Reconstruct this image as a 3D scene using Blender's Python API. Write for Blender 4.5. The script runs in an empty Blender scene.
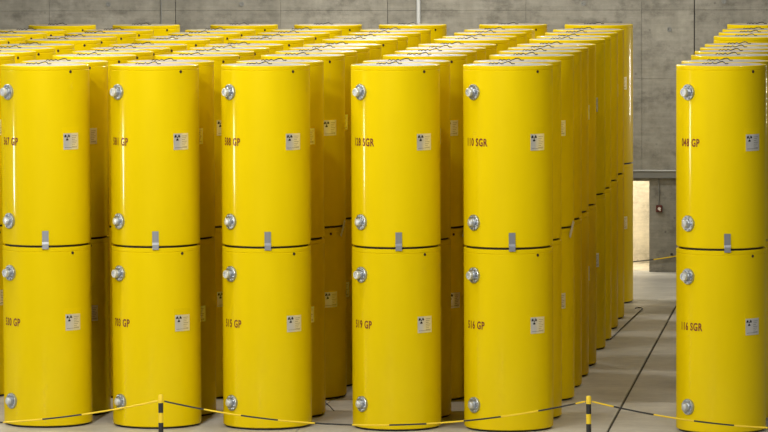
import bpy, math, random
from mathutils import Vector, Matrix

random.seed(7)
PI = math.pi
scn = bpy.context.scene
col = scn.collection

# ------------------------------------------------------------------ camera, world, lights, exposure
CAM = Vector((7.8575, -68.0, 8.2976))
YAW, PITCH, ROLL, FPX = 0.11713, 0.07254, -0.00468, 4369.8
cd = bpy.data.cameras.new('camera'); cam = bpy.data.objects.new('camera', cd); col.objects.link(cam)
f = Vector((-math.sin(YAW)*math.cos(PITCH), math.cos(YAW)*math.cos(PITCH), -math.sin(PITCH)))
r0 = Vector((math.cos(YAW), math.sin(YAW), 0)); u0 = r0.cross(f)
rv = r0*math.cos(ROLL) + u0*math.sin(ROLL); uv = -r0*math.sin(ROLL) + u0*math.cos(ROLL)
cam.matrix_world = Matrix(((rv.x, uv.x, -f.x, CAM.x), (rv.y, uv.y, -f.y, CAM.y), (rv.z, uv.z, -f.z, CAM.z), (0, 0, 0, 1)))
cd.sensor_width = 36.0; cd.lens = FPX/768*36.0; cd.clip_start = 0.1; cd.clip_end = 300
scn.camera = cam

w = bpy.data.worlds.new('hall_ambient'); scn.world = w; w.use_nodes = True
w.node_tree.nodes['Background'].inputs[0].default_value = (1, .97, .9, 1)
w.node_tree.nodes['Background'].inputs[1].default_value = 0.0

scn.view_settings.view_transform = 'Standard'; scn.view_settings.look = 'None'
scn.view_settings.gamma = 1.0; scn.view_settings.use_curve_mapping = False
scn.view_settings.exposure = 0.0

def lamp(loc, power, size=0.35, color=(1, .97, .90)):           # bare hall lamp
    l = bpy.data.lights.new('hall_lamp', 'SPOT'); l.energy = power; l.color = color; l.shadow_soft_size = size
    l.spot_size = math.radians(168); l.spot_blend = .25            # shaded above: nothing goes up to the ceiling
    o = bpy.data.objects.new('hall_lamp', l); o.location = loc; col.objects.link(o); return o
def flood(loc, target, power, cone, size=.35, color=(1, .97, .90)):   # floodlight aimed at the stacks
    o = lamp(loc, power, size, color); o.name = 'floodlight'; o.data.spot_size = math.radians(cone); o.data.spot_blend = .45
    o.rotation_euler = (Vector(target)-Vector(loc)).to_track_quat('-Z', 'Y').to_euler(); return o
def panel(loc, target, sx, sy, power, color=(1, .97, .90)):       # flat luminaire
    l = bpy.data.lights.new('wall_luminaire', 'AREA'); l.shape = 'RECTANGLE'; l.size = sx; l.size_y = sy
    l.energy = power; l.color = color
    o = bpy.data.objects.new('wall_luminaire', l); o.location = loc
    o.rotation_euler = (Vector(target)-Vector(loc)).to_track_quat('-Z', 'Y').to_euler(); col.objects.link(o); return o
# lamps under the ceiling in front of the stacks (they throw the shadows of the front rows)
for x, y, tx, p, cone in ((-5.0, -12, 0, 2700, 95), (-5.0, -21, 0, 5600, 62), (-12, -14, -6, 600, 80), (8.0, -12, 3, 1250, 90), (14.0, -24, 1, 1900, 50), (-5.0, -34, 0, 6000, 42)):
    flood((x, y, 11.4), (tx, 0, 3.2), p, cone)
for x, p in ((-8.5, 500), (-3.3, 650), (4.6, 420)): lamp((x, -3.2, 11.5), p, .25)
lamp((22.0, -3.4, 8.4), 900, .3)
# lamps above the stacks
for x, y, p in ((-11.5, 2.78, 1300), (-6.9, 2.78, 1250), (-5.0, 9.0, 550), (0.2, 9.0, 600), (-8, 15, 700), (-1, 15, 820), (4.0, 13, 800), (-7.0, 23.5, 420), (-2.6, 23.0, 2000), (5.0, 23.0, 300)):
    lamp((x, y, 11.6), p, .3)
# upright luminaires: one on the left wall beside the stacks, one low on the back wall at the right
panel((-17.6, -2.5, 3.4), (0, -2.5, 3.4), .3, 1.4, 340)
panel((9.6, 28.5, 4.1), (2.5, 21.0, 4.2), .22, 1.7, 240)
# lamp in the corridor beyond the doorway
panel((0.8, 29.7, 2.7), (1.9, 31.0, .5), .5, .5, 150, (1, .9, .7))

# ------------------------------------------------------------------ helpers
def tag(o, label=None, cat=None, group=None, kind=None):
    if label: o['label'] = label
    if cat: o['category'] = cat
    if group: o['group'] = group
    if kind: o['kind'] = kind
    return o
def link(name, mesh, parent=None):
    o = bpy.data.objects.new(name, mesh); col.objects.link(o)
    if parent is not None: o.parent = parent
    return o
def empty(name, loc=(0, 0, 0), rz=0):
    o = bpy.data.objects.new(name, None); o.empty_display_size = .2
    o.location = loc; o.rotation_euler = (0, 0, rz); col.objects.link(o); return o

class MB:
    def __init__(s): s.v = []; s.f = []; s.sm = []
    def add(s, vs, fs, smooth=False):
        b = len(s.v); s.v += [tuple(p) for p in vs]
        for q in fs: s.f.append(tuple(b+i for i in q)); s.sm.append(smooth)
        return s
    def box(s, x0, y0, z0, x1, y1, z1, bev=0.0, M=None):
        if bev <= 0:
            vs = [(x0,y0,z0),(x1,y0,z0),(x1,y1,z0),(x0,y1,z0),(x0,y0,z1),(x1,y0,z1),(x1,y1,z1),(x0,y1,z1)]
            fs = [(3,2,1,0),(4,5,6,7),(0,1,5,4),(1,2,6,5),(2,3,7,6),(3,0,4,7)]
        else:
            c = [(x0,x1),(y0,y1),(z0,z1)]; vs = []; fs = []; idx = {}
            for sx in (0,1):
                for sy in (0,1):
                    for sz in (0,1):
                        for ax in range(3):
                            p = []
                            for a, sg in enumerate((sx,sy,sz)):
                                q = c[a][sg]
                                if a != ax: q += bev if sg == 0 else -bev
                                p.append(q)
                            idx[(sx,sy,sz,ax)] = len(vs); vs.append(tuple(p))
            for ax in range(3):
                o1, o2 = [a for a in range(3) if a != ax]
                for sg in (0,1):
                    q = []
                    for a, b in ((0,0),(1,0),(1,1),(0,1)):
                        k = [0,0,0]; k[ax] = sg; k[o1] = a; k[o2] = b; q.append(idx[(*k, ax)])
                    fs.append(tuple(q))
            for ax in range(3):                                 # edge bevels
                o1, o2 = [a for a in range(3) if a != ax]
                for a in (0,1):
                    for b in (0,1):
                        q = []
                        for sg, cax in ((0,o1),(1,o1),(1,o2),(0,o2)):
                            k = [0,0,0]; k[ax] = sg; k[o1] = a; k[o2] = b; q.append(idx[(*k, cax)])
                        fs.append(tuple(q))
            for sx in (0,1):
                for sy in (0,1):
                    for sz in (0,1): fs.append(tuple(idx[(sx,sy,sz,a)] for a in range(3)))
        if M is not None: vs = [tuple(M @ Vector(p)) for p in vs]
        return s.add(vs, fs)
    def lathe(s, prof, n=32, M=None, smooth=True, cap0=True, cap1=True):
        vs = []; fs = []
        for (r, z) in prof:
            for k in range(n):
                a = 2*PI*k/n; vs.append((r*math.cos(a), r*math.sin(a), z))
        for i in range(len(prof)-1):
            for k in range(n):
                k2 = (k+1) % n
                fs.append((i*n+k, i*n+k2, (i+1)*n+k2, (i+1)*n+k))
        if M is not None: vs = [tuple(M @ Vector(p)) for p in vs]
        s.add(vs, fs, smooth)
        b = len(s.v)-len(vs)
        if cap0: s.f.append(tuple(b+k for k in reversed(range(n)))); s.sm.append(False)
        if cap1: s.f.append(tuple(b+(len(prof)-1)*n+k for k in range(n))); s.sm.append(False)
        return s
    def tube(s, pts, r, n=8, smooth=True):
        P = [Vector(p) for p in pts]; rings = []; up = Vector((0,0,1)); prev = None
        for i, p in enumerate(P):
            t = (P[min(i+1, len(P)-1)]-P[max(i-1, 0)]).normalized()
            a = prev if prev is not None else (up if abs(t.z) < .9 else Vector((1,0,0)))
            a = (a - t*a.dot(t)).normalized(); prev = a; b = t.cross(a)
            rings.append([p + (a*math.cos(2*PI*k/n) + b*math.sin(2*PI*k/n))*r for k in range(n)])
        vs = [q for g in rings for q in g]; fs = []
        for i in range(len(P)-1):
            for k in range(n):
                k2 = (k+1) % n; fs.append((i*n+k, i*n+k2, (i+1)*n+k2, (i+1)*n+k))
        s.add(vs, fs, smooth); b = len(s.v)-len(vs)
        s.f.append(tuple(b+k for k in reversed(range(n)))); s.sm.append(False)
        s.f.append(tuple(b+(len(P)-1)*n+k for k in range(n))); s.sm.append(False)
        return s
    def mesh(s, name, m):
        me = bpy.data.meshes.new(name); me.from_pydata(s.v, [], s.f)
        me.polygons.foreach_set('use_smooth', s.sm)
        if m is not None: me.materials.append(m)
        import bmesh
        bm = bmesh.new(); bm.from_mesh(me); bmesh.ops.recalc_face_normals(bm, faces=bm.faces)
        for e in bm.edges:
            if len(e.link_faces) == 2 and e.calc_face_angle(0) > .6: e.smooth = False
        bm.to_mesh(me); bm.free(); me.update(); return me
    def obj(s, name, m, parent=None): return link(name, s.mesh(name, m), parent)

# ------------------------------------------------------------------ materials
def mat(name):
    m = bpy.data.materials.new(name); m.use_nodes = True; nt = m.node_tree
    return m, nt, nt.nodes['Principled BSDF']
def N(nt, t, **kw):
    n = nt.nodes.new(t)
    for k, v in kw.items(): setattr(n, k, v)
    return n
def plain(name, c, rough=.5, metal=0.0, spec=.5):
    m, nt, b = mat(name); b.inputs['Base Color'].default_value = (*c, 1); b.inputs['Roughness'].default_value = rough
    b.inputs['Metallic'].default_value = metal; b.inputs['Specular IOR Level'].default_value = spec; return m
def ramp(nt, stops):
    r = N(nt, 'ShaderNodeValToRGB'); e = r.color_ramp.elements
    e[0].position, e[0].color = stops[0][0], (*stops[0][1], 1); e[1].position, e[1].color = stops[-1][0], (*stops[-1][1], 1)
    for p, c in stops[1:-1]: q = e.new(p); q.color = (*c, 1)
    return r
def noise(nt, vec, scale, detail=4, rough=.55, vs=(1, 1, 1)):
    mp = N(nt, 'ShaderNodeMapping'); mp.inputs['Scale'].default_value = vs; nt.links.new(vec, mp.inputs['Vector'])
    n = N(nt, 'ShaderNodeTexNoise'); n.inputs['Scale'].default_value = scale; n.inputs['Detail'].default_value = detail
    n.inputs['Roughness'].default_value = rough; nt.links.new(mp.outputs[0], n.inputs['Vector']); return n
def mixc(nt, a, b, fac, mode='MIX'):
    m = N(nt, 'ShaderNodeMix', data_type='RGBA', blend_type=mode)
    for s, v in ((m.inputs[0], fac), (m.inputs[6], a), (m.inputs[7], b)):
        if isinstance(v, (int, float)): s.default_value = v
        elif isinstance(v, tuple): s.default_value = (*v, 1)
        else: nt.links.new(v, s)
    return m.outputs[2]

def yellow_paint():
    m, nt, b = mat('yellow_paint'); tc = N(nt, 'ShaderNodeTexCoord'); oi = N(nt, 'ShaderNodeObjectInfo')
    n1 = noise(nt, tc.outputs['Object'], 2.2, 3, .5, (1, 1, .25))
    r1 = ramp(nt, [(.3, (.73, .535, .0005)), (.7, (.78, .58, .0008))]); nt.links.new(n1.outputs['Fac'], r1.inputs[0])
    r2 = ramp(nt, [(0, (.93, .93, .93)), (1, (1, 1, 1))]); nt.links.new(oi.outputs['Random'], r2.inputs[0])
    c = mixc(nt, r1.outputs[0], r2.outputs[0], 1.0, 'MULTIPLY')
    nt.links.new(c, b.inputs['Base Color'])
    b.inputs['Roughness'].default_value = .5; b.inputs['Specular IOR Level'].default_value = .05
    b.inputs['Coat Weight'].default_value = .24; b.inputs['Coat Roughness'].default_value = .1
    n2 = noise(nt, tc.outputs['Object'], 5, 2, .5, (1, 1, .2)); bp = N(nt, 'ShaderNodeBump')
    bp.inputs['Strength'].default_value = .05; bp.inputs['Distance'].default_value = .02
    nt.links.new(n2.outputs['Fac'], bp.inputs['Height']); nt.links.new(bp.outputs[0], b.inputs['Normal'])
    return m
def lid_metal():
    m, nt, b = mat('lid_grey'); tc = N(nt, 'ShaderNodeTexCoord'); oi = N(nt, 'ShaderNodeObjectInfo')
    r1 = ramp(nt, [(0, (.37, .30, .245)), (.5, (.37, .345, .245)), (1, (.42, .37, .31))]); nt.links.new(oi.outputs['Random'], r1.inputs[0])
    n = noise(nt, tc.outputs['Object'], 6, 4); r2 = ramp(nt, [(.3, (.8, .8, .8)), (.7, (1.05, 1.05, 1.05))]); nt.links.new(n.outputs['Fac'], r2.inputs[0])
    nt.links.new(mixc(nt, r1.outputs[0], r2.outputs[0], 1.0, 'MULTIPLY'), b.inputs['Base Color'])
    b.inputs['Roughness'].default_value = .6; return m
def concrete(name, lo, hi, board, rough=.85, bump=.25):
    m, nt, b = mat(name); tc = N(nt, 'ShaderNodeTexCoord'); oi = N(nt, 'ShaderNodeObjectInfo'); gm = N(nt, 'ShaderNodeNewGeometry')
    P = gm.outputs['Position']
    big = noise(nt, P, .55, 5, .6, (1, 1, 1)); fine = noise(nt, P, 5, 6, .7)
    r = ramp(nt, [(.3, lo), (.7, hi)]); nt.links.new(big.outputs['Fac'], r.inputs[0])
    c = r.outputs[0]
    rf = ramp(nt, [(.25, (.82, .82, .81)), (.75, (1.1, 1.1, 1.1))]); nt.links.new(fine.outputs['Fac'], rf.inputs[0])
    c = mixc(nt, c, rf.outputs[0], 1.0, 'MULTIPLY')
    if board == 'wall':                                           # board-formed: horizontal grain, drip marks, bug holes
        g = noise(nt, P, 1.0, 6, .65, (.8, .8, 10)); rg = ramp(nt, [(.3, (.84, .84, .83)), (.65, (1.05, 1.05, 1.05))]); nt.links.new(g.outputs['Fac'], rg.inputs[0])
        c = mixc(nt, c, rg.outputs[0], 1.0, 'MULTIPLY')
        d = noise(nt, P, 1.0, 4, .6, (5, 5, .5)); rd = ramp(nt, [(.35, (.92, .92, .92)), (.6, (1.03, 1.03, 1.03))]); nt.links.new(d.outputs['Fac'], rd.inputs[0])
        c = mixc(nt, c, rd.outputs[0], 1.0, 'MULTIPLY')
        st = noise(nt, P, 1.5, 9, .72, (1, 1, 1.3)); rs = ramp(nt, [(.36, (.62, .61, .60)), (.50, (.98, .98, .98)), (.72, (1.16, 1.16, 1.15))]); nt.links.new(st.outputs['Fac'], rs.inputs[0])
        c = mixc(nt, c, rs.outputs[0], 1.0, 'MULTIPLY')
        v = N(nt, 'ShaderNodeTexVoronoi'); v.inputs['Scale'].default_value = 2.6; nt.links.new(P, v.inputs['Vector'])
        rv_ = ramp(nt, [(.03, (.6, .6, .6)), (.09, (1, 1, 1))]); nt.links.new(v.outputs['Distance'], rv_.inputs[0])
        c = mixc(nt, c, rv_.outputs[0], 1.0, 'MULTIPLY'); h = g
    else:                                                         # power-floated floor: long soft sweeps
        g = noise(nt, P, 1.0, 5, .6, (.5, 1.6, 1)); rg = ramp(nt, [(.3, (.84, .84, .84)), (.7, (1.1, 1.1, 1.1))]); nt.links.new(g.outputs['Fac'], rg.inputs[0])
        c = mixc(nt, c, rg.outputs[0], 1.0, 'MULTIPLY'); h = fine
    ro = ramp(nt, [(0, (.93, .93, .93)), (1, (1.05, 1.05, 1.05))]); nt.links.new(oi.outputs['Random'], ro.inputs[0])
    c = mixc(nt, c, ro.outputs[0], 1.0, 'MULTIPLY'); nt.links.new(c, b.inputs['Base Color'])
    b.inputs['Roughness'].default_value = rough
    bp = N(nt, 'ShaderNodeBump'); bp.inputs['Strength'].default_value = bump; bp.inputs['Distance'].default_value = .02
    nt.links.new(h.outputs['Fac'], bp.inputs['Height']); nt.links.new(bp.outputs[0], b.inputs['Normal']); return m

YEL = yellow_paint(); LID = lid_metal()
WALL = concrete('board_formed_concrete', (.25, .235, .195), (.35, .33, .28), 'wall')
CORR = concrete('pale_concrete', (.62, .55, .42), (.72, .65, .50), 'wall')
FLOOR = concrete('floated_concrete', (.43, .41, .365), (.61, .585, .525), 'floor', .45, .08)
HALL = plain('grey_hall_paint', (.13, .125, .115), .8)
JOINT = plain('joint_filler', (.05, .047, .042), .9)
DARK = plain('black_rubber_and_gap_shade', (.012, .011, .010), .6)  # black of slings and cables, also the painted gap shade under drums
ZINC = plain('zinc_steel', (.40, .43, .47), .38, .85)
ZINC_L = plain('bright_zinc', (.58, .61, .63), .4, .6)
PLATE = plain('nameplate_metal', (.90, .90, .89), .32, .7)
INK = plain('black_print', (.012, .010, .012), .6)
RED = plain('red_brown_print', (.17, .018, .002), .6)
SIGY = plain('signal_yellow', (.82, .58, .02), .5)
BLACK = plain('signal_black', (.02, .02, .02), .5)
GREY = plain('painted_grey', (.20, .20, .185), .5)
PALE = plain('pale_pipe', (.55, .56, .55), .5)
BOXR = plain('dark_red_box', (.10, .018, .012), .5)
WHITE = plain('white_disc', (.75, .68, .62), .5)

# ------------------------------------------------------------------ setting
WY = 28.70; XL, XR, YF, ZC = -18.0, 28.0, -72.0, 12.6
core = MB()
DX0, DX1, DZ = 1.15, 2.40, 2.02
core.box(XL, WY+.05, 0, DX0, WY+.35, ZC).box(DX1, WY+.05, 0, XR, WY+.35, ZC).box(DX0, WY+.05, DZ, DX1, WY+.35, ZC)
wall_b = tag(core.obj('wall_back', JOINT), kind='structure')
XJ = [XL, -15.6, -13.4, -11.07, -8.20, -5.82, -3.42, -.33, 2.24, 3.40, 6.0, 8.6, 11.2, 13.8, 16.6, 19.4, 22.2, 25, XR]
ZJ = [0, 2.17, 4.29, 5.81, 8.4, 10.6, ZC]
wide = {3.40: .011, -8.20: .007, -3.42: .005}
def panel_piece(x0, x1, z0, z1):
    g0 = wide.get(x0, .0022); g1 = wide.get(x1, .0022)
    m = MB(); m.box(x0+g0, WY, z0+.0022, x1-g1, WY+.05, z1-.0022, .003); m.obj('wall_panel', WALL, wall_b)
for j in range(len(ZJ)-1):
    for i in range(len(XJ)-1):
        if j == 0 and XJ[i] in (-.33, 2.24): continue
        panel_piece(XJ[i], XJ[i+1], ZJ[j], ZJ[j+1])
panel_piece(-.33, DX0, 0, 2.17); panel_piece(DX1, 3.40, 0, 2.17); panel_piece(DX0, DX1, DZ, 2.17)
for x, z in ((-6.70, 5.96), (-9.72, 5.96), (.95, 5.96), (4.05, 6.0), (2.85, 5.38)):
    m = MB(); m.lathe([(.055, 0), (.055, .012), (.03, .012), (.02, -.004)], 14, Matrix.Translation((x, WY-.008, z)) @ Matrix.Rotation(PI/2, 4, 'X'), cap1=True)
    m.obj('tie_hole', GREY, wall_b)
tag(MB().box(XL-.3, YF, 0, XL, WY+.35, ZC).obj('wall_left', HALL), kind='structure')
tag(MB().box(XR, YF, 0, XR+.3, WY+.35, ZC).obj('wall_right', HALL), kind='structure')
tag(MB().box(XL-.3, YF-.3, 0, XR+.3, YF, ZC).obj('wall_front', HALL), kind='structure')
tag(MB().box(XL-.3, YF-.3, ZC, XR+.3, WY+.35, ZC+.3).obj('ceiling', HALL), kind='structure')
# corridor beyond the doorway
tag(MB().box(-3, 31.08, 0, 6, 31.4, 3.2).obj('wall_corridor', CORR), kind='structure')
# floor slabs with recessed joints
fl = tag(MB().box(XL, YF, -.3, XR, WY+.05, -.03).box(DX0-4, WY+.05, -.3, DX1+4, 31.4, -.03).obj('floor', JOINT), kind='structure')
FX = [XL, -11.2, -6.3, -1.45, 3.40, 8.4, 13.3, 18.2, 23.1, XR]
FYJ = [YF, -63, -53.5, -44, -34.5, -25, -15.2, -5.6, 3.62, 11.56, 20.60, WY]
for i in range(len(FX)-1):
    for j in range(len(FYJ)-1):
        gx0 = .019 if FX[i] == 3.40 else .006; gx1 = .019 if FX[i+1] == 3.40 else .006
        MB().box(FX[i]+gx0, FYJ[j]+.008, -.03, FX[i+1]-gx1, FYJ[j+1]-(0 if j == len(FYJ)-2 else .008), 0, .003).obj('floor_slab', FLOOR, fl)
MB().box(DX0, WY, -.03, DX1, WY+.35, 0).obj('floor_slab', FLOOR, fl)
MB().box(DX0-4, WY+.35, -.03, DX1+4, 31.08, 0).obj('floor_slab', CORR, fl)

# ------------------------------------------------------------------ drums
R, H = .70, 2.851
def wrap(u, v, off, a0):                                            # u along the arc, v = height, a0 = bearing (0 towards -Y, + towards +X)
    a = a0 + u/R; q = R+off
    return (q*math.sin(a), -q*math.cos(a), v)
def curved(mb, u0, u1, v0, v1, off, a0, n=6, thick=.004):
    vs = []; fs = []
    for i in range(n+1):
        u = u0+(u1-u0)*i/n
        vs += [wrap(u, v0, off, a0), wrap(u, v1, off, a0), wrap(u, v0, off-thick, a0), wrap(u, v1, off-thick, a0)]
    for i in range(n):
        a, b = 4*i, 4*i+4
        fs += [(a, b, b+1, a+1), (a+3, b+3, b+2, a+2), (a+1, b+1, b+3, a+3), (a+2, b+2, b, a)]
    fs += [(0, 1, 3, 2), (4*n+2, 4*n+3, 4*n+1, 4*n)]
    return mb.add(vs, fs)
def radial(a0, z, r=R):                                             # frame whose +Z points outwards from the drum wall
    d = Vector((math.sin(a0), -math.cos(a0), 0)); t = Vector((math.cos(a0), math.sin(a0), 0)); k = Vector((0, 0, 1))
    p = d*r + Vector((0, 0, z))
    return Matrix(((t.x, k.x, d.x, p.x), (t.y, k.y, d.y, p.y), (t.z, k.z, d.z, p.z), (0, 0, 0, 1)))

A_FL, A_PL, A_CL = math.radians(-44), math.radians(46), math.radians(9.7)
ME = {}
ME['base_ring'] = MB().lathe([(.655, 0), (.66, .038)], 48).mesh('base_ring', DARK)  # inset ring coloured black to paint the shadow gap below each drum
ME['body'] = MB().lathe([(.66, .032), (.692, .033), (.7, .044), (.7, 2.772), (.694, 2.778), (.694, 2.784), (.7, 2.79), (.7, 2.841), (.692, 2.849), (.685, H), (.65, H), (.648, H-.012)], 72).mesh('body', YEL)
ME['lid'] = MB().lathe([(.648, H-.012), (.646, H-.002), (.64, H-.0005), (.0, H-.0005)], 40, cap1=False).mesh('lid', LID)
SL = [(-.29, 0, .012), (-.265, .03, .030), (-.24, .0, .012), (-.205, -.03, .030), (-.17, .01, .012), (-.135, .03, .034), (-.10, .0, .012),
      (-.06, -.03, .028), (-.02, .0, .048), (.015, .02, .056), (.045, .0, .040), (.065, -.02, .014), (.11, .01, .014)]
ME['lifting_sling'] = MB().tube([(x, y-.05, .012+(z-.012)*.75+H) for x, y, z in SL], .0072, 6).mesh('lifting_sling', DARK)
def flange(z, parts):
    m = MB(); M = radial(A_FL, z)
    m.lathe([(.124, -.03), (.124, .026), (.118, .032), (.075, .032), (.07, .05), (.062, .055)], 24, M)
    parts['flange'] = m.mesh('flange', ZINC)
    b = MB()
    for k in range(8):
        a = 2*PI*(k+.5)/8
        b.lathe([(.014, .028), (.014, .048), (.010, .052)], 6, M @ Matrix.Translation((.098*math.cos(a), .098*math.sin(a), 0)), smooth=False)
    parts['bolt'] = b.mesh('bolt', ZINC)
Z_UP, Z_LO = 2.44, .41
F_UP, F_LO = {}, {}
flange(Z_UP, F_UP); flange(Z_LO, F_LO)
F_UP['spigot'] = MB().lathe([(.054, .05), (.054, .078), (.064, .08), (.064, .118), (.059, .123), (.043, .123), (.039, .108), (.0, .107)], 20, radial(A_FL, Z_UP), cap1=False).mesh('spigot', ZINC_L)
F_LO['knob'] = MB().lathe([(.056, .05), (.056, .085), (.048, .1), (.022, .105), (.0, .106)], 20, radial(A_FL, Z_LO), cap1=False).mesh('knob', ZINC_L)
PZ0, PZ1, PW = 1.535, 1.792, .14
ME['nameplate'] = curved(MB(), -PW, PW, PZ0, PZ1, .006, A_PL, 8).mesh('nameplate', PLATE)
ME['mounting_plate'] = curved(MB(), -PW-.02, PW+.02, PZ0-.02, PZ1+.10, .002, A_PL, 8, .004).mesh('mounting_plate', YEL)
def trefoil():
    m = MB(); cu, cv, off = -.075, PZ1-.062, .0075
    def pt(r, a): return wrap(cu+r*math.cos(a), cv+r*math.sin(a), off, A_PL)
    for k in range(3):
        c = PI/2+PI + 2*PI*k/3; vs = []; n = 6
        for i in range(n+1):
            a = c-PI/6+PI/3*i/n; vs += [pt(.018, a), pt(.052, a)]
        m.add(vs, [(2*i, 2*i+1, 2*i+3, 2*i+2) for i in range(n)])
    m.add([pt(.011, 2*PI*k/10) for k in range(10)], [tuple(range(10))])
    return m.mesh('trefoil', INK)
ME['trefoil'] = trefoil()
def lines():
    m = MB()
    for k in range(7):
        v = PZ1-.04-.028*k
        curved(m, .01, .11-.02*(k % 3), v-.006, v, .0072, A_PL, 3, .001)
    curved(m, -.12, .11, PZ0+.03, PZ0+.036, .0072, A_PL, 5, .001)
    return m.mesh('print_line', GREY)
ME['print_line'] = lines()
ME['vent_plug'] = MB().lathe([(.023, -.01), (.023, .006), (.016, .008), (.0, .008)], 14, radial(A_PL, 2.757), cap1=False).mesh('vent_plug', plain('plug_black', (.03, .008, .005), .7))
def clip_mesh(low, hi):
    m = MB(); vs = []; prof = [(.012, hi), (.016, .09), (.030, .055), (.034, low), (.026, low), (.022, .05), (.004, .085), (.002, hi)]
    M = radial(A_CL, 0)
    for s in (-.05, .05): vs += [tuple(M @ Vector((s, z, o))) for o, z in prof]
    n = len(prof); fs = [(i, (i+1) % n, n+(i+1) % n, n+i) for i in range(n)] + [tuple(reversed(range(n))), tuple(range(n, 2*n))]
    return m.add(vs, fs).mesh('clip', plain('clip_steel', (.27, .28, .30), .45, .7))
ME['clip'] = clip_mesh(-.022, .265)
def open_clip():
    M = radial(math.radians(72), .06) @ Matrix.Rotation(math.radians(-32), 4, 'Z')
    return MB().box(-.03, -.24, .03, .03, .06, .042, .003, M=M).mesh('open_clip', plain('pale_steel', (.62, .60, .54), .5, .2))
ME['open_clip'] = open_clip()

def serial_mesh(text):
    cu = bpy.data.curves.new('serial', 'FONT'); cu.body = text; cu.size = .168; cu.offset = .0045; cu.resolution_u = 3; cu.space_character = 1.12
    t = bpy.data.objects.new('serial', cu); me0 = t.to_mesh()
    P = [v.co.copy() for v in me0.vertices]; F = [tuple(p.vertices) for p in me0.polygons]; t.to_mesh_clear()
    bpy.data.objects.remove(t)
    x0 = min(p.x for p in P); k = .685
    vs = [wrap((p.x-x0)*k - .098, 1.605+p.y, .003, math.radians(-50)) for p in P]
    me = bpy.data.meshes.new('serial_number'); me.from_pydata(vs, [], F); me.materials.append(RED); me.update(); return me

WHERE = {0: 'seventh column from the aisle', 1: 'sixth column from the aisle', 2: 'fifth column from the aisle', 3: 'fourth column from the aisle',
         4: 'third column from the aisle', 5: 'second column from the aisle', 6: 'column beside the aisle', 7: 'column across the aisle'}
GROUP = 'yellow steel drums stacked two high in rows'
def build_drum(upper, sling=True, clip=True):
    t = empty('storage_drum'); tag(t, None, 'drum', GROUP)
    for n in ('base_ring', 'body', 'lid'): link(n, ME[n], t)
    if sling: link('lifting_sling', ME['lifting_sling'], t)
    fu = link('upper_flange', F_UP['flange'], t); tag(link('bolt', F_UP['bolt'], fu), kind='stuff'); link('spigot', F_UP['spigot'], fu)
    fo = link('lower_flange', F_LO['flange'], t); tag(link('bolt', F_LO['bolt'], fo), kind='stuff'); link('knob', F_LO['knob'], fo)
    link('mounting_plate', ME['mounting_plate'], t)
    p = link('nameplate', ME['nameplate'], t); link('trefoil', ME['trefoil'], p); tag(link('print_line', ME['print_line'], p), kind='stuff')
    link('vent_plug', ME['vent_plug'], t)
    if clip: link('clip', ME['clip'], t)
    return t
def dup(o, parent=None):
    c = o.copy(); col.objects.link(c)
    if parent is not None: c.parent = parent
    for ch in o.children: dup(ch, c)
    return c
proto_up = build_drum(True, True, True); proto_lo = build_drum(False, False, False)
used = set()
def place(proto, x, y, z, rz, label):
    if proto.name not in used: used.add(proto.name); o = proto
    else: o = dup(proto)
    o.location = (x, y, z); o.rotation_euler = (0, 0, rz); o['label'] = label
    return o

COLX = [-5.5317-2.05-1.76, -5.5317-2.05, -5.5317, -3.7785, -2.0112, .0474, 1.8156, 5.1419]
ROWY = [0, 1.467, 4.09, 5.927, 7.608, 9.36, 12.193, 13.827, 16.026, 18.048, 21.465]
ROWX = [0, .02, .031, .023, .022, .036, .01, .012, -.002, -.008, -.037]
FRONT = {2: ('567 GP', '530 GP'), 3: ('581 GP', '703 GP'), 4: ('588 GP', '515 GP'), 5: ('128 SGR', '519 GP'), 6: ('110 SGR', '516 GP'), 7: ('048 GP', '116 SGR')}
ORD = ['first', 'second', 'third', 'fourth', 'fifth', 'sixth', 'seventh', 'eighth', 'ninth', 'tenth', 'rearmost']
for c, x in enumerate(COLX):
    for r, y in enumerate(ROWY):
        if c == 0 and r < 5: continue
        if c == 1 and r < 1: continue
        if c == 7 and r == 6: continue
        jx = ROWX[r] + (0 if r == 0 or c == 6 else random.uniform(-.012, .012))
        for lv in (0, 1):
            rz = math.radians(random.uniform(-.6, .6) if r == 0 else random.uniform(-1.8, 1.8))
            if r == 0:
                s = FRONT[c][0 if lv else 1]
                lab = '%s yellow drum marked %s in red, front row, %s' % ('upper' if lv else 'lower', s, WHERE[c].replace('column', 'stack'))
            else:
                row = '%s row from the front' % ORD[r] if r < 10 else 'rearmost row by the wall'
                lab = '%s yellow drum, %s, in the %s' % ('upper' if lv else 'lower', row, WHERE[c])
            o = place(proto_up if lv else proto_lo, x+jx, y, H*lv + (.0015 if lv else 0), rz, lab)
            if r == 0: tag(link('serial_number', serial_mesh(s), o), 'serial number %s in red brown print' % s, kind='stuff')
            if r == 2 and lv: tag(link('clip', ME['open_clip'], o), 'pale clip hanging open')

# ------------------------------------------------------------------ barrier posts and chains
def post(x, y, label):
    t = empty('barrier_post', (x, y, 0)); tag(t, label, 'post', 'striped barrier posts in front of the drums')
    MB().lathe([(.17, 0), (.17, .02), (.15, .035), (.045, .05)], 24).obj('base', BLACK, t)
    z = .05; n = 0; hs = [.21, .15, .15, .15, .14]
    top = .85; edges = [top-.125]
    while edges[-1]-.15 > .06: edges.append(edges[-1]-.15)
    edges.append(.05); hi = top
    for k, e in enumerate(edges):
        p = [(.038, e), (.038, hi)] if k else [(.038, e), (.038, hi-.02), (.03, hi-.005), (.012, hi)]
        MB().lathe(p, 20).obj('band', SIGY if k % 2 == 0 else BLACK, t); hi = e
    MB().lathe([(.042, .755), (.046, .762), (.042, .769)], 16).obj('collar', SIGY, t)
    return t
PL = Vector((-3.16, -3.3, .75)); PR = Vector((3.28, -2.95, .76))
post(PL.x, PL.y, 'yellow and black striped barrier post in front of drum 703 GP')
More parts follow.
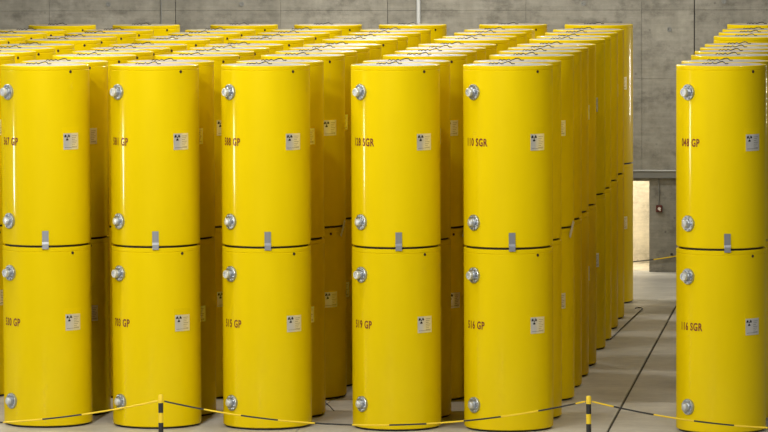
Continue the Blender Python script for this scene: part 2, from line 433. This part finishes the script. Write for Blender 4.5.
post(PR.x, PR.y, 'yellow and black striped barrier post standing before the open aisle')
def chain(a, b, sag, start_yellow, first, label, seg=.6, name='barrier_chain'):
    t = empty(name, a); tag(t, label, 'chain')
    L = (b-a).length; k = 0; s0 = 0.0; s1 = first; yel = start_yellow
    while s0 < L-1e-4:
        s1 = min(s1, L); pts = []
        for i in range(7):
            q = (s0+(s1-s0)*i/6)/L; p = a.lerp(b, q) - a; p.z -= sag*4*q*(1-q); pts.append(p)
        MB().tube(pts, .0125, 6).obj('chain_section', SIGY if yel else BLACK, t)
        s0 = s1; s1 = s0+seg; yel = not yel
    return t
chain(PL+Vector((.053, 0, 0)), PR-Vector((.053, 0, 0)), .36, False, .6, 'yellow and black barrier chain sagging between the two striped posts', .56)
chain(PR+Vector((.053, 0, 0)), PR+Vector((6.6, .3, 0)), .40, True, .32, 'yellow and black barrier chain crossing in front of drum 116 SGR')
chain(PL-Vector((.053, 0, 0)), PL-Vector((6.6, .3, 0)), .36, True, 1.15, 'yellow and black barrier chain crossing in front of drum 530 GP')
chain(Vector((3.40, WY-.04, .44)), Vector((.9, WY-.04, .20)), .08, True, .90, 'yellow and black chain across the lit doorway in back wall', .75)
hk = tag(MB().lathe([(.03, 0), (.03, .02), (.014, .03), (.014, .07)], 10, Matrix.Translation((2.90, WY, .40)) @ Matrix.Rotation(PI/2, 4, 'X')).obj('wall_hook', BLACK), 'small dark wall hook beside the doorway just above the chain', 'hook')
for x, z, l in ((3.40, .44, 'small dark wall hook holding the chain end behind drum 116 SGR'), (.9, .20, 'small dark wall hook holding the chain end on the hidden side of the doorway')):
    tag(MB().lathe([(.03, 0), (.03, .02), (.014, .03), (.014, .07)], 10, Matrix.Translation((x, WY, z)) @ Matrix.Rotation(PI/2, 4, 'X')).obj('wall_hook', BLACK), l, 'hook')

# ------------------------------------------------------------------ things on the back wall and the floor
t = empty('cable_duct', (0, WY, 2.09)); tag(t, 'long grey cable duct running along back wall above the doorway', 'duct')
MB().box(-2.2, -.10, 0, 12, -.001, .155, .006).obj('trough', GREY, t)
MB().box(-2.2, -.125, .157, 12, -.001, .178, .004).obj('cover', PALE, t)
tag(MB().tube([(2.62, WY-.02, 2.09), (2.62, WY-.02, 1.8), (2.62, WY-.02, 1.49)], .011, 8).obj('conduit', GREY), 'thin vertical conduit from cable duct down to red alarm box', 'conduit')
t = empty('alarm_box', (2.625, WY, 1.335)); tag(t, 'dark red alarm box with white round mark on back wall', 'alarm box')
MB().box(-.07, -.07, 0, .07, -.001, .155, .012).obj('housing', BOXR, t)
MB().lathe([(.034, 0), (.034, .006), (.018, .006), (.018, .001)], 18, Matrix.Translation((.004, -.07, .08)) @ Matrix.Rotation(PI/2, 4, 'X')).obj('disc', WHITE, t)
MB().box(.012, -.077, .025, .034, -.07, .052, .002).obj('lever', WHITE, t)
t = empty('downpipe', (-2.72, WY, 0)); tag(t, 'pale grey vertical pipe on back wall above middle drums', 'pipe')
MB().tube([(0, -.06, .0), (0, -.06, 6), (0, -.06, ZC)], .045, 12).obj('pipe', PALE, t)
for z in (1, 3, 5, 6.6, 8.5, 10.5): MB().box(-.06, -.11, z, .06, -.001, z+.04, .004).obj('bracket', GREY, t)
t = tag(MB().tube([(-8.52, WY-.02, 0), (-8.52, WY-.02, 6), (-8.52, WY-.02, ZC)], .014, 8).obj('conduit', GREY), 'thin dark vertical conduit on back wall above left drums', 'conduit')
tag(MB().tube([(2.52, 13.7, .016), (2.60, 15.8, .016), (2.68, 17.8, .016), (2.75, 19.4, .016), (2.77, 19.75, .016), (2.74, 20.0, .016), (2.66, 20.08, .016), (2.62, 19.93, .016)], .010, 8).obj('floor_cable', DARK), 'black cable lying on floor along the aisle with hooked end', 'cable')
tag(MB().tube([(-1.58, 3.52, .012), (-1.48, 3.0, .012), (-1.34, 2.5, .012), (-1.2, 1.9, .012)], .007, 6).obj('floor_cable', DARK), 'thin dark cable crossing the lit floor gap between drums 588 GP and 128 SGR', 'cable')
